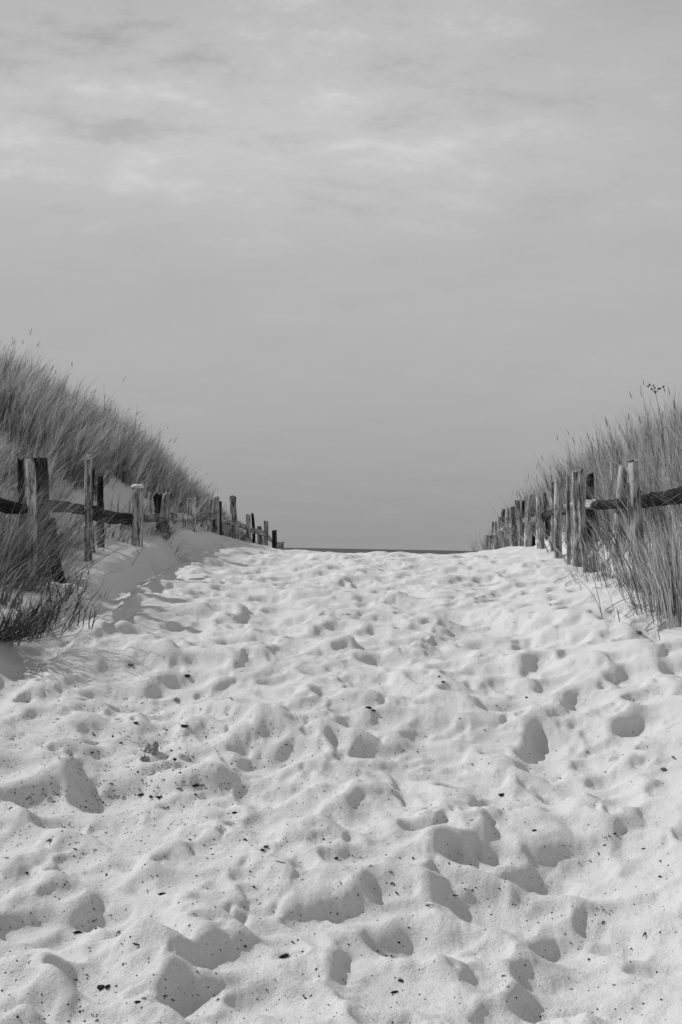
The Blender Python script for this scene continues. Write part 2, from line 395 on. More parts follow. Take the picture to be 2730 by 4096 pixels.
# ------------------------------------------------------------------ timber
def log_mesh(name, p0, p1, r0, r1, seed, seg=18, rings=26, cut=0.0, cutdir=0.0, bend=.015, rag=.03, split=False):
    """rough round timber from p0 to p1, in local coordinates with its axis along local z"""
    rg = np.random.default_rng(seed); L = (p1 - p0).length
    tz = np.linspace(0, 1, rings); V = []
    bx, by = rg.normal(0, bend, 2)
    ph = rg.uniform(0, 6.28, 6)
    nseg = seg; ths = np.arange(nseg) / nseg * 2 * np.pi
    rough_prof = sum(a * np.cos(kk * ths + ph[kk % 6]) for kk, a in ((2, .07), (3, .05), (5, .035), (7, .03)))
    for i, t in enumerate(tz):
        rr = (r0 + (r1 - r0) * t)
        loc = 1 + rough_prof + .12 * vnoise(ths * 1.2 + 5, np.full(nseg, t * L * 5 + seed), seed % 97) + .05 * vnoise(ths * 3, np.full(nseg, t * L * 14), seed % 53)
        if split: loc = loc * (1 - .45 * np.clip(np.cos(ths - ph[0]), 0, 1) ** 3)
        x = np.cos(ths) * rr * loc + bx * math.sin(t * 3.0) + .006 * vnoise(np.array([t * L * 3.]), np.array([seed * .7]))[0]
        y = np.sin(ths) * rr * loc + by * math.sin(t * 3.0)
        z = np.full(nseg, t * L)
        if i >= rings - 2:
            z = z + (cut * rr * np.cos(ths - cutdir) + rag * vnoise(ths * 2.3, np.full(nseg, seed * 1.3), 9)) * (1 if i == rings - 1 else .8) - (0 if i == rings - 1 else .012)
        V.append(np.stack([x, y, z], -1))
    V = np.concatenate(V); 
    top = V[-nseg:]; cen = top.mean(0); inner = cen + (top - cen) * .88 + np.array([0, 0, .006]); inner2 = cen + (top - cen) * .45 + np.array([0, 0, .004])
    bot = V[:nseg].copy()
    V = np.concatenate([V, inner, inner2, cen[None] + np.array([[0, 0, .001]]), V[:nseg].mean(0)[None]])
    Qf = []
    R = rings
    for i in range(R + 1):
        for j in range(nseg):
            Qf.append((i * nseg + j, i * nseg + (j + 1) % nseg, (i + 1) * nseg + (j + 1) % nseg, (i + 1) * nseg + j))
    me = bpy.data.meshes.new(name)
    c1, c2 = (R + 2) * nseg, (R + 2) * nseg + 1
    faces = Qf + [((R + 1) * nseg + j, (R + 1) * nseg + (j + 1) % nseg, c1) for j in range(nseg)] + [((j + 1) % nseg, j, c2) for j in range(nseg)]
    me.from_pydata(V.tolist(), [], faces); me.update()
    for pl in me.polygons: pl.use_smooth = True
    try: me.set_sharp_from_angle(angle=math.radians(50))
    except Exception: pass
    return me
def log(name, p0, p1, r0, r1, mat, parent, seed, **kw):
    me = log_mesh(name, p0, p1, r0, r1, seed, **kw)
    o = link(name, me, mat, parent)
    d = (p1 - p0).normalized(); o.rotation_mode = 'QUATERNION'
    q = d.to_track_quat('Z', 'Y'); o.rotation_quaternion = q
    o.location = p0 - (parent.location if parent else Vector())
    return o

FL = empty('post_and_rail_fence', (xl(11), 11, g1(xl(11), 11)))
tag(FL, 'weathered post and rail fence half buried in the pale sand bank left of the path', 'fence')
FR = empty('post_and_rail_fence', (xr(11), 11, g1(xr(11), 11)))
tag(FR, 'close set grey wooden fence right of the path with tall grass behind it', 'fence')
sd_ = 100
# left posts: (xtop, ytop, xbase, width px, lateral offset behind the fence line, material, cut, label)
left_posts = [
 (118, 1842, 112, 36, .00, 'wood_pale', .3, 'pale post with a smooth sunlit top'),
 (82, 1840, 92, 26, .22, 'wood_shaded', .1, None),
 (163, 1838, 172, 66, .16, 'wood_shaded', -.2, None),
 (205, 2085, 258, 46, -.14, 'wood_shaded', .2, 'dark leaning stump beside the near posts'),
 (352, 1832, 352, 32, -.02, 'wood_pale', .9, 'pale post with a split slanting face'),
 (375, 1880, 384, 18, .05, 'wood_shaded', .4, None),
 (403, 1910, 408, 26, .12, 'wood_shaded', -.3, None),
 (552, 1950, 548, 46, .0, 'wood', .1, 'post capped with pale drifted sand'),
 (632, 1985, 640, 36, .18, 'wood_shaded', .5, None),
 (672, 1975, 668, 40, .0, 'wood', -.3, None),
 (768, 1996, 776, 38, .0, 'wood_pale', .2, None),
 (845, 2000, 850, 22, .3, 'wood_pale', .2, None),
 (866, 1990, 868, 28, .0, 'wood', .3, None),
 (882, 2006, 886, 14, -.06, 'wood_shaded', .3, None),
 (927, 1988, 934, 24, .0, 'wood_pale', .5, None),
 (941, 1990, 950, 12, .1, 'wood_shaded', .2, None),
 (994, 2060, 1000, 20, .0, 'wood_pale', .2, None),
 (1010, 2056, 1012, 12, .12, 'wood_shaded', .4, None),
 (1038, 2108, 1040, 22, .1, 'wood', .2, None),
 (1066, 2085, 1064, 18, .0, 'wood', .0, None),
 (1098, 2122, 1096, 18, .0, 'wood_shaded', .2, None),
 (1118, 2172, 1120, 20, .1, 'wood', .2, None),
 (1133, 2168, 1133, 12, .0, 'wood', .2, None),
]
rail_pts_L = []
for (xt, yt, xb, wpx, off, mt, cut, lab) in left_posts:
    Y = (3.54 + off) / (SL - uv_of(xb, 2160)[0])
    u = uv_of(xb, 2160)[0]; x0 = u * Y; zb = g1(x0, Y)
    top = at(xt, yt, Y); base_ = Vector((x0, Y, zb)); r = wpx / F * Y * .5
    d = (top - base_); p0 = base_ - d.normalized() * .35
    sd_ += 7
    o = log('post', p0, top, r * 1.10, r * .94, M[mt], FL, sd_, cut=cut, cutdir=random.uniform(0, 6), bend=.022, split=(abs(cut) > .6))
    if lab: o['label'] = lab
    if xt == 552:
        V_, F_ = [], []
        me = bpy.data.meshes.new('sand_cap'); n = 22
        vs_ = [(0, 0, .045)]
        for k_, (rr, zz_) in enumerate([(.5, .042), (.85, .03), (1.12, .008), (1.05, -.012), (.6, -.014)]):
            for j in range(n):
                a = j / n * 6.283; q_ = rr * r * (1 + .14 * math.sin(3 * a + 1) + .08 * math.sin(5 * a)); vs_.append((q_ * math.cos(a) * 1.15, q_ * math.sin(a), zz_ + .008 * math.sin(4 * a + k_)))
        fs_ = [(0, 1 + j, 1 + (j + 1) % n) for j in range(n)]
        for k_ in range(4): fs_ += [(1 + k_ * n + j, 1 + (k_ + 1) * n + j, 1 + (k_ + 1) * n + (j + 1) % n, 1 + k_ * n + (j + 1) % n) for j in range(n)]
        me.from_pydata(vs_, [], fs_); me.update()
        for pl in me.polygons: pl.use_smooth = True
        cp = link('sand_cap', me, M['sand'], o); cp.location = (0, 0, (top - p0).length)
# left rails (full px centre points)
rail_L = [(-60, 1985), (110, 2022), (375, 2048), (550, 2072), (665, 2062), (775, 2078), (870, 2070), (935, 2092), (1003, 2120), (1066, 2140), (1130, 2175)]
def rail_point(px, py, lat0, side):
    u = uv_of(px, py)[0]
    Y = (lat0) / (SL - u) if side < 0 else lat0 / (u - SL)
    return at(px, py, Y)
pts = [rail_point(px, py, 3.62, -1) for px, py in rail_L]
for i in range(len(pts) - 1):
    a, b = pts[i], pts[i + 1]; d = (b - a).normalized()
    th = [.060, .066, .092, .066, .068, .085, .08, .07, .07, .06][i]
    log('rail', a - d * .14, b + d * .10, th * 1.0, th * .85, M['wood_shaded' if i in (0, 1, 2) else 'wood'], FL, 400 + i * 3, rings=40, bend=.03, cut=.3, cutdir=i)
# right posts
right_posts = [
 (2527, 1852, 2562, 50, .00, 'wood_pale', .25, 'thick tapering post nearest on the right'),
 (2495, 1868, 2478, 44, .24, 'wood', .3, None),
 (2512, 1880, 2506, 20, .30, 'wood_shaded', .3, None),
 (2307, 1885, 2304, 46, .0, 'wood_pale', .2, None),
 (2328, 1898, 2353, 24, -.02, 'wood_pale', .4, 'slim pale post leaning to the left'),
 (2362, 1900, 2366, 30, .26, 'wood_shaded', .6, None),
 (2272, 1905, 2277, 16, -.02, 'wood', .2, None),
 (2235, 1932, 2234, 32, .0, 'wood_pale', .9, None),
 (2208, 1930, 2205, 20, .04, 'wood', .1, None),
 (2178, 1975, 2186, 14, .2, 'wood_shaded', .2, None),
 (2152, 1995, 2160, 30, .0, 'wood_pale', .3, None),
 (2122, 1980, 2110, 30, .0, 'wood_pale', .2, None),
 (2131, 1980, 2137, 14, .12, 'wood_shaded', .2, None),
 (2094, 2003, 2094, 12, .2, 'wood_shaded', .2, None),
 (2068, 2003, 2084, 20, .0, 'wood_pale', .4, 'bleached post leaning at the crest'),
 (2052, 2030, 2060, 20, .05, 'wood', .2, None),
 (2034, 2036, 2020, 14, .0, 'wood_pale', .1, None),
 (2015, 2037, 2010, 15, .12, 'wood', .1, None),
 (1998, 2068, 2000, 13, .1, 'wood', .1, None),
 (1984, 2087, 1985, 12, .0, 'wood', .1, None),
 (1974, 2088, 1975, 10, .1, 'wood', .1, None),
 (1964, 2142, 1963, 12, .0, 'wood_shaded', .2, None),
 (1950, 2144, 1950, 10, .0, 'wood', .2, None),
]
for (xt, yt, xb, wpx, off, mt, cut, lab) in right_posts:
    u = uv_of(xb, 2230)[0]; Y = (2.46 + off) / (u - SL)
    x0 = u * Y; zb = g1(x0, Y)
    top = at(xt, yt, Y); base_ = Vector((x0, Y, zb)); r = wpx / F * Y * .5
    d = (top - base_); p0 = base_ - d.normalized() * .35
    sd_ += 7
    o = log('post', p0, top, r * (1.25 if xt == 2527 else 1.08), r * .95, M[mt], FR, sd_, cut=cut, cutdir=random.uniform(0, 6), bend=.015)
    if lab: o['label'] = lab
    if xt == 2527:
        # bent iron strap nailed over the post head
        me = bpy.data.meshes.new('iron_strap'); vs_ = []; n = 9
        for i in range(n):
            a = i / (n - 1); xx = -.075 + .15 * a; z0 = .012 + .006 * math.sin(a * 7)
            for (yy, zz_) in ((-.012, 0), (.012, 0), (.012, .007), (-.012, .007)): vs_.append((xx, yy, z0 + zz_))
        fs_ = [(i * 4 + j, i * 4 + (j + 1) % 4, i * 4 + 4 + (j + 1) % 4, i * 4 + 4 + j) for i in range(n - 1) for j in range(4)] + [(3, 2, 1, 0), tuple((n - 1) * 4 + j for j in range(4))]
        me.from_pydata(vs_, [], fs_); me.update(); cp = link('iron_strap', me, M['iron'], o); cp.location = (-.02, 0, (top - p0).length + .004)
rail_R = [(2810, 1965), (2560, 2006), (2380, 2022), (2250, 2040), (2165, 2075), (2110, 2085), (2040, 2110), (1985, 2140)]
pts = [rail_point(px, py, 2.58, 1) for px, py in rail_R]
for i in range(len(pts) - 1):
    a, b = pts[i], pts[i + 1]; d = (b - a).normalized()
    th = [.072, .068, .070, .075, .075, .07, .07][i]
    log('rail', a - d * .12, b + d * .10, th, th * .88, M['wood_shaded' if i in (0, 1, 3) else 'wood'], FR, 600 + i * 3, rings=40, bend=.03, cut=.4, cutdir=i)

# ------------------------------------------------------------------ grass blades
def blades(base, length, az0, th0, th1, width, tone, seg=6, flip=None, zig=0):
    n = len(base); t = np.linspace(0, 1, seg + 1)
    th = th0[:, None] + (th1 - th0)[:, None] * t[None, :] ** 1.3
    ds = length[:, None] / seg
    hx = np.sin(th) * ds; hz = np.cos(th) * ds
    if zig:
        az = az0[:, None] + np.cumsum(rng.normal(0, zig, (n, seg + 1)), 1)
    else: az = np.repeat(az0[:, None], seg + 1, 1)
    dx = hx * np.sin(az); dy = hx * np.cos(az)
    P = np.zeros((n, seg + 1, 3))
    P[:, 1:, 0] = np.cumsum(dx[:, :-1], 1); P[:, 1:, 1] = np.cumsum(dy[:, :-1], 1); P[:, 1:, 2] = np.cumsum(hz[:, :-1], 1)
    P += base[:, None, :]
    wa = rng.uniform(0, np.pi, n); wv = np.stack([np.cos(wa), np.sin(wa) * .6, np.zeros(n)], -1)
    prof = np.clip(1 - t ** 2.2, .12, 1) * (.75 + .25 * np.minimum(1, t * 6))
    W = wv[:, None, :] * (width[:, None] * prof[None, :])[..., None] * .5
    V = np.stack([P - W, P + W], 2).reshape(-1, 3)
    b0 = (np.arange(n) * (seg + 1) * 2)[:, None] + (np.arange(seg) * 2)[None, :]
    Qf = np.stack([b0, b0 + 1, b0 + 3, b0 + 2], -1).reshape(-1, 4)
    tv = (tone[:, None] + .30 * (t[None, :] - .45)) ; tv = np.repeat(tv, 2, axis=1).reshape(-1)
    return V, Qf, np.clip(tv, 0, 1), P[:, -1, :], np.stack([dx[:, -2], dy[:, -2], hz[:, -2]], -1)
def heads(tips, dirs, length, width, tone):
    """spindle seed heads on stalk ends: 4-sided"""
    n = len(tips); d = dirs / np.linalg.norm(dirs, axis=1)[:, None]
    a = np.cross(d, np.array([0, 1., 0.])); a /= np.linalg.norm(a, axis=1)[:, None] + 1e-9; b = np.cross(d, a)
    tt_ = [(-.1, .1), (.2, 1), (.6, .85), (1, .08)]
    V = []
    for (s, ww) in tt_:
        c = tips + d * (length * s)[:, None]
        for (ca, cb) in ((1, 0), (0, 1), (-1, 0), (0, -1)): V.append(c + (a * ca + b * cb) * (width * ww * .5)[:, None])
    V = np.stack(V, 1).reshape(-1, 3)
    Qf = []
    b0 = np.arange(n) * 16
    for i in range(3):
        for j in range(4): Qf.append(np.stack([b0 + i * 4 + j, b0 + i * 4 + (j + 1) % 4, b0 + i * 4 + 4 + (j + 1) % 4, b0 + i * 4 + 4 + j], -1))
    return V, np.concatenate(Qf), np.repeat(tone, 16)
def combine(parts):
    Vs, Qs, Ts = [], [], []; o = 0
    for V, Q_, T in parts: Vs.append(V); Qs.append(Q_ + o); Ts.append(T); o += len(V)
    return np.concatenate(Vs), np.concatenate(Qs), np.concatenate(Ts)

def field(name, label, cand_fn, n_clump, per, hgt, wind_az, lean, mat, wpx=.0055, spread=.16, head_frac=.03, tone_mu=.42, kind='stuff', cat='grass', segs=6, zig=0):
    """marram: clumps of arching blades"""
    cx_, cy_, sc_ = cand_fn(n_clump)
    n = len(cx_)
    NL = rng.poisson(per / 6., n) + 2                     # locks: a few blades growing together
    kl = np.repeat(np.arange(n), NL); m_ = len(kl)
    rr = np.abs(rng.normal(0, spread, m_)); aa = rng.uniform(0, 6.283, m_)
    lx = cx_[kl] + rr * np.sin(aa); ly = cy_[kl] + rr * np.cos(aa)
    Lc = hgt * sc_ * rng.uniform(.7, 1.2, n)
    Ll = Lc[kl] * (.4 + .75 * rng.random(m_))
    ca = wind_az + rng.normal(0, .75, n)
    outx = np.sin(aa) * rr / spread * .55 + np.sin(ca[kl]) * lean * 2 + rng.normal(0, .40, m_)
    outy = np.cos(aa) * rr / spread * .55 + np.cos(ca[kl]) * lean * 2 + rng.normal(0, .40, m_)
    azl = np.arctan2(outx, outy); mag = np.clip(np.hypot(outx, outy), .1, 2.2)
    t0l = mag * .20 * rng.uniform(.2, 1.6, m_); t1l = t0l + mag * rng.uniform(.0, 1.0, m_) + (rng.random(m_) < .10) * rng.uniform(.6, 1.6, m_)
    tol = rng.normal(tone_mu, .16, m_) + rng.choice([-.28, 0, .26], m_, p=[.35, .3, .35]) + rng.normal(0, .12, n)[kl]
    j = np.repeat(np.arange(m_), rng.integers(2, 7, m_)); N_ = len(j)
    x = lx[j] + rng.normal(0, .010, N_); y = ly[j] + rng.normal(0, .010, N_); z = gz(x, y) - .03
    L = Ll[j] * rng.uniform(.7, 1.1, N_); az_ = azl[j] + rng.normal(0, .12, N_)
    th0 = t0l[j] + rng.normal(0, .03, N_); th1 = t1l[j] + rng.normal(0, .10, N_)
    tone = np.clip(tol[j] + rng.normal(0, .07, N_), 0, 1)
    wd = wpx * rng.uniform(.6, 1.4, N_) * (1 + .02 * np.clip(y - 8, 0, 20))
    V, Qf, T, tips, dirs = blades(np.stack([x, y, z], -1), L, az_, th0, th1, wd, tone, seg=segs, zig=zig)
    parts = [(V, Qf, T)]
    nh = int(n * head_frac * 10)
    if nh:
        i = rng.integers(0, n, nh)
        bx_ = cx_[i] + rng.normal(0, .08, nh); by_ = cy_[i] + rng.normal(0, .08, nh)
        B = np.stack([bx_, by_, gz(bx_, by_) - .03], -1)
        Lh = Lc[i] * rng.uniform(1.0, 1.28, nh)
        V, Qf, T, tips, dirs = blades(B, Lh, wind_az + rng.normal(0, .7, nh), rng.uniform(.02, .15, nh) + lean * .15, rng.uniform(.1, .45, nh) + lean * .3, np.full(nh, .0045), rng.uniform(.4, .75, nh), seg=segs)
        parts.append((V, Qf, T))
        parts.append(heads(tips, dirs, rng.uniform(.09, .16, nh), rng.uniform(.010, .016, nh), rng.uniform(.3, .6, nh)))
    V, Qf, T = combine(parts)
    o = link(name, np_mesh(name, V, Qf, True, {'tone': T}), mat); tag(o, label, cat, kind=kind)
    return o
def cand_left(n):
    Y = 8.6 + rng.random(n * 3) ** 1.15 * 22; s = .25 + rng.random(n * 3) ** .9 * 4.6
    x = xl(Y) - s
    bare = (vnoise(x * 1.1, Y * .7, 12) > .30) & (s < 1.8) & (Y > 12)      # wind blown bare patches
    thin = (s < 1.5) & (Y > 11.3) & (Y < 24) & (rng.random(len(Y)) < .55)
    slope_bare = thin | (s < .35 + .55 * sstep(11, 15, Y) * sstep(24, 19, Y)) & (rng.random(len(Y)) < .72) & (Y > 11)
    vis = (x > -.46 * Y - .6)
    gaps = (vnoise(x * 1.9, Y * 1.1, 33) < -.35) & (rng.random(len(Y)) < .75)
    ok = ~bare & ~slope_bare & ~gaps & vis
    x, Y, s = x[ok][:n], Y[ok][:n], s[ok][:n]
    return x, Y, np.clip(.38 + .36 * s, .4, 1.05) * (1 - .35 * sstep(22, 30, Y))
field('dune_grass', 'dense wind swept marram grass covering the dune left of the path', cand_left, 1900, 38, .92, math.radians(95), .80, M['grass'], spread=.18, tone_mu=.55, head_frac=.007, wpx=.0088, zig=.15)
def cand_right(n):
    Y = 8.2 + rng.random(n * 3) ** 1.1 * 22; s = .22 + rng.random(n * 3) ** 1.0 * 3.2
    x = xr(Y) + s
    ok = (x < .46 * Y + .6)
    x, Y, s = x[ok][:n], Y[ok][:n], s[ok][:n]
    return x, Y, np.clip(.80 + .18 * s, .7, 1.1) * (1 - .30 * sstep(18, 26, Y))
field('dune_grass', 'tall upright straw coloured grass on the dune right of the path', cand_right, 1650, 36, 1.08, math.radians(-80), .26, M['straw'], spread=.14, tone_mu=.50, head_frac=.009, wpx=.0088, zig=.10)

# single tussocks that stand out
def tussock(label, x, y, n, L, az, lean, mat, spread=.16, tone=.5, w=.0085, th=(.2, .9), group=None):
    rr = np.abs(rng.normal(0, spread, n)); aa = rng.uniform(0, 6.283, n)
    bx_ = rr * np.sin(aa); by_ = rr * np.cos(aa)
    z = gz(x + bx_, y + by_) - g1(x, y) - .02
    ox = np.sin(aa) * rr / spread * .5 + math.sin(az) * lean * 2 + rng.normal(0, .4, n); oy = np.cos(aa) * rr / spread * .5 + math.cos(az) * lean * 2 + rng.normal(0, .4, n)
    mag = np.clip(np.hypot(ox, oy), .1, 2.2)
    th0 = mag * th[0] * rng.uniform(.4, 1.4, n); th1 = th0 + mag * rng.uniform(.2, th[1], n)
    V, Qf, T, tips, dirs = blades(np.stack([bx_, by_, z], -1), L * rng.uniform(.45, 1.1, n), np.arctan2(ox, oy), th0, th1, w * rng.uniform(.6, 1.3, n), np.clip(rng.normal(tone, .2, n), 0, 1), seg=7)
    # dead matted leaves low in the tuft
    m2 = n // 3
    a2 = rng.uniform(0, 6.283, m2); b2 = np.stack([rng.normal(0, spread, m2), rng.normal(0, spread, m2), np.zeros(m2)], -1); b2[:, 2] = gz(x + b2[:, 0], y + b2[:, 1]) - g1(x, y) + .01
    V2, Q2, T2, _, _ = blades(b2, rng.uniform(.15, .45, m2) * L, a2, rng.uniform(.9, 1.3, m2), rng.uniform(1.5, 1.9, m2), np.full(m2, w), np.clip(rng.normal(tone - .1, .2, m2), 0, 1), seg=5)
    V, Qf, T = combine([(V, Qf, T), (V2, Q2, T2)])
    o = link('grass_tussock', np_mesh('grass_tussock', V, Qf, True, {'tone': T}), mat); o.location = (x, y, g1(x, y)); tag(o, label, 'grass tussock', group)
    return o
def tus_px(label, px, py, *a, **k):
    p_ = on_ground(px, py); return tussock(label, p_.x, p_.y, *a, **k)
E, Wd = math.radians(95), math.radians(-95)
tus_px('large pale grass tussock at the right edge of the photo, spilling onto the path', 2700, 2450, 360, .82, math.radians(-60), .15, M['straw'], spread=.2, tone=.52)
tus_px('straw grass tussock between the nearest right post and the right edge', 2650, 2390, 200, .78, math.radians(-70), .25, M['straw'], spread=.18, tone=.55)
tus_px('low matted tussock at the foot of the nearest right post', 2520, 2345, 120, .40, math.radians(-100), .5, M['straw'], spread=.2, tone=.42)
tus_px('small tussock between the slim leaning post and the nearest right post', 2430, 2310, 100, .42, math.radians(-90), .35, M['straw'], spread=.18, tone=.42)
tus_px('sparse tussock bending behind the slim leaning post on the right', 2380, 2290, 90, .6, math.radians(-90), .35, M['straw'], spread=.12, tone=.4)
tus_px('big arching tussock hanging over the nearest left posts', 30, 2330, 640, 1.15, E, .62, M['grass'], spread=.28, tone=.42, th=(.3, .75))
tus_px('arching tussock in front of the dark near posts on the left', 90, 2250, 160, .95, E, .62, M['grass'], spread=.24, tone=.66, th=(.3, .8))
tus_px('thin tussock leaning right beside the split pale post', 300, 2190, 110, .72, E, .75, M['grass'], spread=.16, tone=.66, th=(.35, .8))
tus_px('short tussock behind the stump of the dark near posts', 215, 2200, 150, .8, E, .5, M['grass'], spread=.2, tone=.45, th=(.3, .8))
tus_px('flattened tussock trailing below the twin posts in the middle of the left fence', 655, 2150, 110, .5, math.radians(120), .9, M['grass'], spread=.2, tone=.35, th=(.5, .6))
tus_px('dark tussock at the left edge above the twiggy shrub', 5, 2420, 110, .5, E, .5, M['grass'], spread=.22, tone=.3)

# ------------------------------------------------------------------ twiggy shrub at the left edge
def twigs(label, p_, n, L, az_mu, az_sd, w=.006):
    B = np.zeros((n, 3)); B[:, 0] = rng.normal(0, .07, n); B[:, 1] = rng.normal(0, .07, n)
    azs = rng.normal(az_mu, az_sd, n)
    V, Qf, T, tips, dirs = blades(B, L * rng.uniform(.4, 1.1, n), azs, rng.uniform(.9, 1.6, n), rng.uniform(.9, 1.5, n), np.full(n, w), rng.uniform(.0, .6, n), seg=8, zig=.16)
    parts = [(V, Qf, T)]
    P = V.reshape(n, 9, 2, 3).mean(2)
    for lv, (cnt, ll, ww) in enumerate(((3, .45, .7), (2, .25, .5))):
        m_ = n * cnt
        i = rng.integers(0, len(P), m_); j = rng.integers(2, P.shape[1], m_)
        V, Qf, T, _, _ = blades(P[i, j], L * ll * rng.uniform(.4, 1.1, m_), rng.normal(az_mu, 1.0, m_), rng.uniform(.1, 1.3, m_), rng.uniform(.5, 1.6, m_), np.full(m_, w * ww), rng.uniform(.0, .7, m_), seg=6, zig=.2)
        parts.append((V, Qf, T)); P = V.reshape(m_, 7, 2, 3).mean(2)
    V, Qf, T = combine(parts)
    o = link('twiggy_shrub', np_mesh('twiggy_shrub', V, Qf, True, {'tone': T}), M['twig']); o.location = p_; tag(o, label, 'shrub')
twigs('low dark twiggy shrub sprawling over the sand at the left edge', on_ground(10, 2570), 90, .68, math.radians(92), .7, .014)
twigs('bare twigs reaching right from the bank below the dark leaning stump', on_ground(110, 2480), 26, .6, math.radians(85), .5, .009)
twigs('forked bare twig standing right of the dark leaning stump', on_ground(270, 2325), 3, .75, math.radians(70), .2, .009)

# dried flower stalk on the right dune
def stalk():
    px, py = 2640, 1720; Y = 12.0; top = at(2620, 1568, Y); x0 = top.x + .16; zb = g1(x0, Y)
    o = empty('dried_flower_stalk', (x0, Y, zb)); tag(o, 'dried stalk with a small branched flower head above the right dune grass', 'flower stalk')
    n = 1; d = top - Vector((x0, Y, zb)); L = d.length
    V, Qf, T, tips, _ = blades(np.zeros((1, 3)), np.array([L]), np.array([math.radians(-90)]), np.array([.0]), np.array([.26]), np.array([.016]), np.array([.2]), seg=12)
    V2, Q2, T2, _, _ = blades(np.zeros((1, 3)), np.array([L]), np.array([math.radians(-90)]), np.array([.0]), np.array([.26]), np.array([.016]), np.array([.2]), seg=12)
    V, Qf, T = combine([(V, Qf, T), (V2, Q2, T2)])
    link('stem', np_mesh('stem', V, Qf, True, {'tone': T}), M['twig'], o)
    tip = tips[0]; k = 9
    V, Qf, T, tp, dr = blades(np.repeat((tip - np.array([0, 0, .02]))[None], k, 0), rng.uniform(.05, .13, k), rng.uniform(0, 6.28, k), rng.uniform(.2, .9, k), rng.uniform(.5, 1.4, k), np.full(k, .006), np.full(k, .3), seg=6)
    hV, hQ, hT = heads(tp, dr, np.full(k, .03), np.full(k, .024), np.full(k, .15))
    V, Qf, T = combine([(V, Qf, T), (hV, hQ, hT)])
    link('flower_head', np_mesh('flower_head', V, Qf, True, {'tone': T}), M['twig'], o)
stalk()

# ------------------------------------------------------------------ litter on the sand
def lump_mesh(name, seed, sx, sy, sz, rough=.35, sub=3):
    import bmesh
    bm = bmesh.new(); bmesh.ops.create_icosphere(bm, subdivisions=sub, radius=1)
    rg = np.random.default_rng(seed); ph = rg.uniform(0, 50, 3)
    for v in bm.verts:
        c = v.co; n = vnoise(np.array([c.x * 1.7 + ph[0] + c.z]), np.array([c.y * 1.7 + ph[1] - c.z * .8]), seed)[0] + .5 * vnoise(np.array([c.x * 4 + ph[1] + c.z * 3]), np.array([c.y * 4 + ph[2] - c.z * 2]), seed)[0]
        k = 1 + rough * n
        v.co = Vector((c.x * sx * k, c.y * sy * k, c.z * sz * k))
    me = bpy.data.meshes.new(name); bm.to_mesh(me); bm.free()
    for pl in me.polygons: pl.use_smooth = True
    return me
def sliver_mesh(name, seed, L, w_, h_, bend=.2):
    rg = np.random.default_rng(seed); n = 9; seg = 6; V = []
    c1, c2 = rg.uniform(-bend, bend), rg.uniform(-bend, bend)
    for i in range(n):
        t = i / (n - 1); s = (t - .5) * L; pr = max(.12, math.sin(math.pi * (t * .92 + .04)) ** .6) * rg.uniform(.75, 1.15)
        for j in range(seg):
            a = j / seg * 6.283
            V.append((s, math.cos(a) * w_ * .5 * pr + c1 * L * math.sin(3.1 * t), math.sin(a) * h_ * .5 * pr + abs(c2) * L * .4 * math.sin(3.1 * t)))
    Fc = [(i * seg + j, i * seg + (j + 1) % seg, (i + 1) * seg + (j + 1) % seg, (i + 1) * seg + j) for i in range(n - 1) for j in range(seg)]
    Fc += [tuple(range(seg - 1, -1, -1)), tuple((n - 1) * seg + j for j in range(seg))]
    me = bpy.data.meshes.new(name); me.from_pydata(V, [], Fc); me.update()
    for pl in me.polygons: pl.use_smooth = True
    return me
def put(name, me, mat, px, py, label, cat, rz=0, sink=.1, tilt=0, group=None):
    p_ = on_ground(px, py); o = link(name, me, mat)
    zs = [v.co.z for v in me.vertices]; hgt = max(zs) - min(zs)
    o.location = (p_.x, p_.y, p_.z - min(zs) - sink * hgt); o.rotation_euler = (tilt, random.uniform(-.1, .1), rz); tag(o, label, cat, group)
    return o
def wpx_at(px, py, wpx): return wpx / F * on_ground(px, py).y
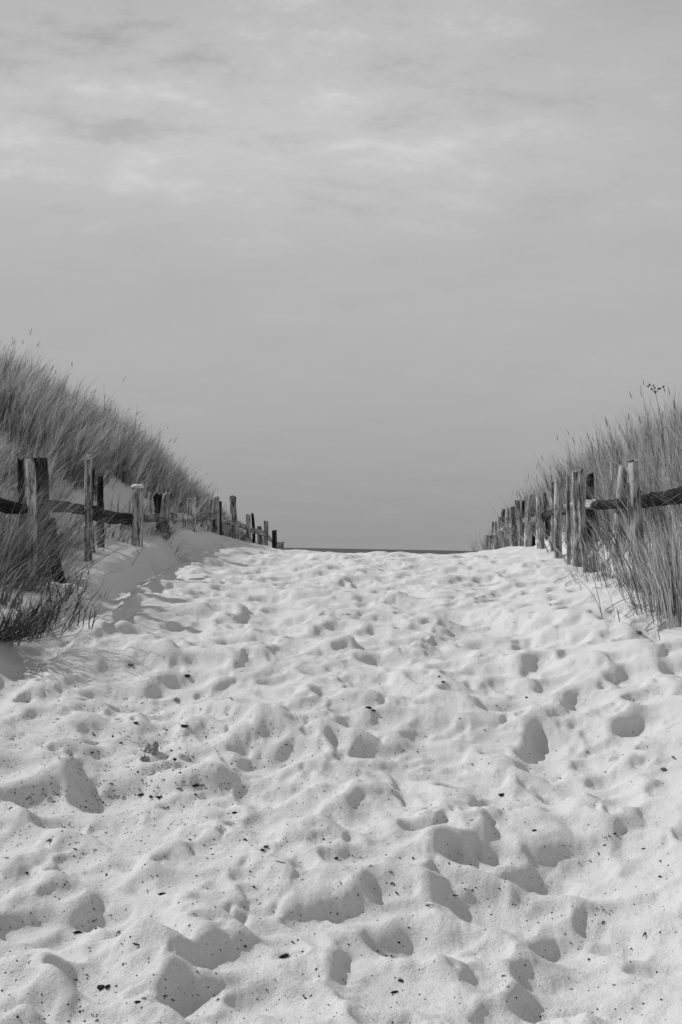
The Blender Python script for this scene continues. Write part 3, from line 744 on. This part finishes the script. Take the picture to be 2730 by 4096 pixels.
hero_l = [  # name, type, px, py, width px, aspect, rz, material, label, category
 ('seaweed_clump','lump',749,2713,28,.7,0,'black','small black lump of seaweed alone on the left middle of the path','seaweed'),
 ('driftwood_chip','lump',526,2663,30,.5,.4,'brown','grey wedge of wood at the far left of the path near the bank','driftwood'),
 ('seaweed_clump','lump',707,2805,34,.6,.2,'grey','crumbly grey lump below the lone black seaweed lump','seaweed'),
 ('seaweed_clump','sliver',740,2908,42,.4,-.4,'black','dark folded scrap above and right of the broken wood stump','seaweed'),
 ('seaweed_clump','lump',545,2895,20,.6,0,'black','dark pebble sized scrap above the broken wood stump','seaweed'),
 ('seaweed_clump','sliver',785,3147,32,.6,.6,'black','curled black scrap right of the broken stump in a hollow','seaweed'),
 ('seaweed_clump','sliver',567,3183,34,.5,.1,'black','black scrap left of two others below the broken stump','seaweed'),
 ('seaweed_clump','lump',604,3195,24,.6,.5,'black','middle black scrap of the three below the broken stump','seaweed'),
 ('seaweed_clump','lump',638,3196,28,.5,.3,'black','rightmost black scrap of the three below the broken stump','seaweed'),
 ('seed_pod','sliver',940,3254,26,.5,.1,'black','black oval pod on bright sand left of the path centre','seed pod'),
 ('seed_pod','sliver',1136,3827,48,.42,.5,'black','largest black pod lying beside the heart shaped hollow in the foreground','seed pod'),
 ('seed_pod','sliver',650,3579,36,.45,.5,'black','black pod at the tip of a shaded hollow in the left foreground','seed pod'),
 ('seed_pod','sliver',312,3734,40,.4,.3,'black','black pod on bright sand in the lower left','seed pod'),
 ('seaweed_clump','lump',405,3954,38,.6,0,'black','black clotted scrap in a shaded hollow near the bottom left','seaweed'),
 ('seed_pod','sliver',553,4014,34,.4,.1,'black','black flat pod near the bottom edge left of centre','seed pod'),
 ('seed_pod','sliver',660,3990,24,.45,.5,'black','small black pod above right of the bottom edge pod','seed pod'),
 ('twig','stick',790,3887,40,.12,-1.0,'black','short black stick standing out on pale sand in the lower left','twig'),
 ('twig','stick',1122,3449,58,.06,-.5,'black','long thin black twig lying across a ridge in the centre foreground','twig'),
 ('dry_leaf','sliver',200,3368,44,.3,1.1,'brown','dull dry leaf blade tilted on a ridge in the left foreground','leaf'),
 ('seaweed_clump','sliver',1474,2835,30,.5,-.4,'black','larger of two black scraps below a crescent hollow in the middle','seaweed'),
 ('seaweed_clump','lump',1495,2848,18,.5,0,'black','smaller of two black scraps below a crescent hollow in the middle','seaweed'),
 ('seaweed_clump','lump',1774,2732,16,.6,0,'black','round black scrap right of the path centre in the middle distance','seaweed'),
 ('seaweed_clump','lump',2107,2793,14,.7,0,'black','tiny round black dot of litter on clean sand at the right middle','seaweed'),
 ('seed_pod','sliver',2642,3509,24,.5,1.3,'black','upright black pod near the right edge of the foreground','seed pod'),
 ('seaweed_clump','lump',2006,3186,32,.5,0,'black','clotted black scrap right of centre below a shaded hollow','seaweed'),
 ('shell_fragment','sliver',1722,3622,28,.4,-.5,'shell','white shell chip on the rim of the big shaded hollow','shell'),
 ('seaweed_clump','lump',2652,3083,26,.8,0,'brown','dull grey lump near the right edge of the middle path','seaweed'),
 ('dry_leaf','sliver',2696,3035,46,.25,1.3,'brown','dull upright leaf scrap at the right edge of the middle path','leaf'),
 ('driftwood_chip','lump',2558,2538,30,.7,0,'brown','dark clod on the sand in front of the right tussock','driftwood'),
 ('seed_pod','sliver',1578,3972,34,.4,.4,'black','black pod below the big shaded hollow near the bottom','seed pod'),
 ('seaweed_clump','lump',1605,3925,30,.4,0,'black','black tangled scrap below the big shaded hollow','seaweed'),
 ('seed_pod','sliver',2458,3942,18,.4,-.4,'black','small black pod in the lower right foreground','seed pod'),
 ('twig','stick',1385,2462,46,.07,-.45,'black','dark twig lying on the far path right of centre','twig'),
 ('twig','stick',2240,3115,40,.07,-1.1,'black','thin forked twig lying in a right hand hollow','twig'),
]
for i, (nm, ty, px, py, wp, asp, rz, mt, lab, cat) in enumerate(hero_l):
    W_ = wpx_at(px, py, wp) * (.8 if ty == 'lump' else .95)
    if ty == 'lump': asp *= .7
    if ty == 'lump': me = lump_mesh(nm, 900 + i, W_ * .5, W_ * .4, W_ * .5 * asp, .45)
    elif ty == 'stick': me = sliver_mesh(nm, 900 + i, W_, W_ * asp, W_ * asp, .08)
    else: me = sliver_mesh(nm, 900 + i, W_, W_ * asp, W_ * asp * .7, .12)
    put(nm, me, M[mt], px, py, lab, cat, rz if ty != 'lump' else rz, sink=.12)
# broken wood stump with a second splintered piece
def stump(px, py, wpx, hpx, label, seed, mat):
    p_ = on_ground(px, py); s = p_.y / F
    base_ = Vector((p_.x, p_.y, p_.z - .04)); top = base_ + Vector((.01, 0, hpx * s + .04))
    rg = np.random.default_rng(seed); n = 14; V = []; rows = 7
    for i in range(rows):
        t = i / (rows - 1)
        for j in range(n):
            a = j / n * 6.283; r = wpx * s * .5 * (1 - .35 * t) * (1 + .25 * math.sin(3 * a + seed) + .18 * rg.uniform(-1, 1))
            z = t * (hpx * s + .04) * (1 if i < rows - 1 else rg.uniform(.6, 1.15))
            V.append((r * math.cos(a) + .015 * t, r * .7 * math.sin(a), z))
    V.append((0, 0, hpx * s * .75)); 
    Fc = [(i * n + j, i * n + (j + 1) % n, (i + 1) * n + (j + 1) % n, (i + 1) * n + j) for i in range(rows - 1) for j in range(n)] + [((rows - 1) * n + j, (rows - 1) * n + (j + 1) % n, rows * n) for j in range(n)]
    me = bpy.data.meshes.new('broken_stump'); me.from_pydata(V, [], Fc); me.update()
    o = link('broken_stump', me, mat); o.location = base_; tag(o, label, 'stump')
stump(604, 3010, 62, 36, 'broken grey wood stump sticking up on the left of the path', 5, M['grey'])
stump(572, 3045, 52, 16, 'splintered low wood piece in front of the broken grey stump', 9, M['grey'])

# scattered scraps, each its own object
tm = []
for i in range(14):
    if i % 7 == 0: tm.append(lump_mesh('plant_scrap', 50 + i, .007, .005, .003, .5, 2))
    else: tm.append(sliver_mesh('plant_scrap', 50 + i, random.uniform(.014, .028), random.uniform(.0035, .006), .0035, .3))
for me in tm: me.materials.append(M['black'])
clusters = [(430, 2960, 230, 90, 62, 'left of the broken stump'), (760, 3000, 120, 110, 20, 'right of the broken stump'), (300, 3170, 200, 80, 44, 'below the broken stump'), (680, 3160, 150, 60, 20, 'around the three black scraps below the stump'),
 (400, 3600, 330, 200, 50, 'in the left foreground'), (800, 3400, 200, 120, 22, 'left of the long thin twig'), (1600, 3450, 260, 140, 42, 'above the big shaded hollow'), (2350, 3480, 260, 200, 26, 'near the right edge of the foreground'),
 (1950, 3020, 500, 150, 22, 'on the right middle of the path'), (1150, 2720, 500, 120, 14, 'on the middle of the path'), (1750, 2480, 500, 50, 6, 'on the far half of the path'), (900, 3930, 400, 110, 20, 'at the bottom left'), (2100, 3900, 380, 120, 18, 'at the bottom right')]
for (cx0, cy0, sx, sy, k, where) in clusters:
    for _ in range(k):
        px = rng.normal(cx0, sx); py = rng.normal(cy0, sy)
        if not (10 < px < 2720 and 2450 < py < 4085): continue
        p_ = on_ground(px, py)
        if p_.x < xl(p_.y) + .5: continue
        if gz(p_.x, p_.y, CAV)[0] < .0004 and rng.random() < .7: continue
        me = tm[rng.integers(0, len(tm))]
        o = link('plant_scrap', me); s = rng.uniform(.45, 1.25) * (1 + .05 * p_.y); o.scale = (s, s, s)
        o.location = (p_.x, p_.y, p_.z + .002); o.rotation_euler = (rng.uniform(-.3, .3), rng.uniform(-.3, .3), rng.uniform(0, 6.28))
        tag(o, 'small dark plant scrap ' + where, 'plant scrap', 'dark plant scraps ' + where)
# fine crumbs nobody could count
nC = 4600
px = np.concatenate([rng.normal(520, 420, nC // 2), rng.uniform(0, 2730, nC // 2)]); py = np.concatenate([rng.normal(3080, 210, nC // 2), 2450 + 1640 * rng.random(nC // 2)])
Vc, Qc = [], []; k = 0
Ygrid = np.geomspace(1.6, 20, 500)
zmac = None
for a, b in zip(px, py):
    if not (-200 < a < 2900 and 2420 < b < 4300): continue
    u, v = uv_of(a, b)
    zg = gz(u * Ygrid, Ygrid); d = -v * Ygrid - zg
    if not (d < 0).any(): continue
    q = np.argmax(d < 0)
    if q == 0: continue
    f = d[q - 1] / (d[q - 1] - d[q]); Y = Ygrid[q - 1] + f * (Ygrid[q] - Ygrid[q - 1]); x = u * Y
    if x < xl(Y) + .6: continue
    if gz(x, Y, CAV)[0] < .0004 and rng.random() < .75: continue
    z = g1(x, Y); L = rng.uniform(.001, .0035) * (1 + .05 * Y); w_ = L * rng.uniform(.3, .8); an = rng.uniform(0, 3.14); ca, sa = math.cos(an), math.sin(an)
    for (ax, ay, az_) in ((-L, -w_, -.002), (L, -w_, -.002), (L, w_, -.002), (-L, w_, -.002), (-L * .6, -w_ * .6, w_), (L * .6, -w_ * .6, w_), (L * .6, w_ * .6, w_), (-L * .6, w_ * .6, w_)):
        Vc.append((x + ax * ca - ay * sa, Y + ax * sa + ay * ca, z + az_))
    for fq in ((0, 1, 5, 4), (1, 2, 6, 5), (2, 3, 7, 6), (3, 0, 4, 7), (4, 5, 6, 7)): Qc.append(tuple(k + t_ for t_ in fq))
    k += 8
o = link('plant_crumbs', np_mesh('plant_crumbs', np.array(Vc), Qc, False), M['black']); tag(o, 'fine dark crumbs of plant litter sprinkled over the sand path', 'plant litter', kind='stuff')
# fallen stalks near the right fence
for i, (x0, y0, x1, y1) in enumerate([(2215, 2335, 2345, 2290), (2260, 2350, 2330, 2320), (2420, 2450, 2600, 2400), (2500, 2470, 2590, 2440), (2630, 2530, 2730, 2440), (2580, 2530, 2680, 2470)]):
    a, b = on_ground(x0, y0), on_ground(x1, y1); L = min((b - a).length, 1.1); d = (b - a).normalized()
    n = 8; V = []; hw_ = .005
    for k_ in range(n):
        t = k_ / (n - 1); p_ = a + d * L * t; z = g1(p_.x, p_.y) + .008 + .03 * math.sin(3.1 * t)
        s = hw_ * (1 - .7 * t); V += [(p_.x - a.x, p_.y - a.y - s, z - a.z), (p_.x - a.x, p_.y - a.y + s, z - a.z), (p_.x - a.x, p_.y - a.y, z - a.z + s * 1.4)]
    Q_ = [(k_ * 3 + j, k_ * 3 + (j + 1) % 3, k_ * 3 + 3 + (j + 1) % 3, k_ * 3 + 3 + j) for k_ in range(n - 1) for j in range(3)]
    o = link('grass_stalk', np_mesh('grass_stalk', np.array(V), Q_, True, {'tone': np.full(len(V), .25)}), M['straw']); o.location = a
    tag(o, ['loose stalk on the sand farthest up the right fence', 'short loose stalk just below the farthest one by the right fence', 'long loose stalk left of the low matted tussock by the nearest right post', 'short loose stalk under the long one by the nearest right post', 'loose stalk slanting to the right edge below the large tussock', 'loose stalk reaching left from under the large right tussock'][i], 'grass stalk')
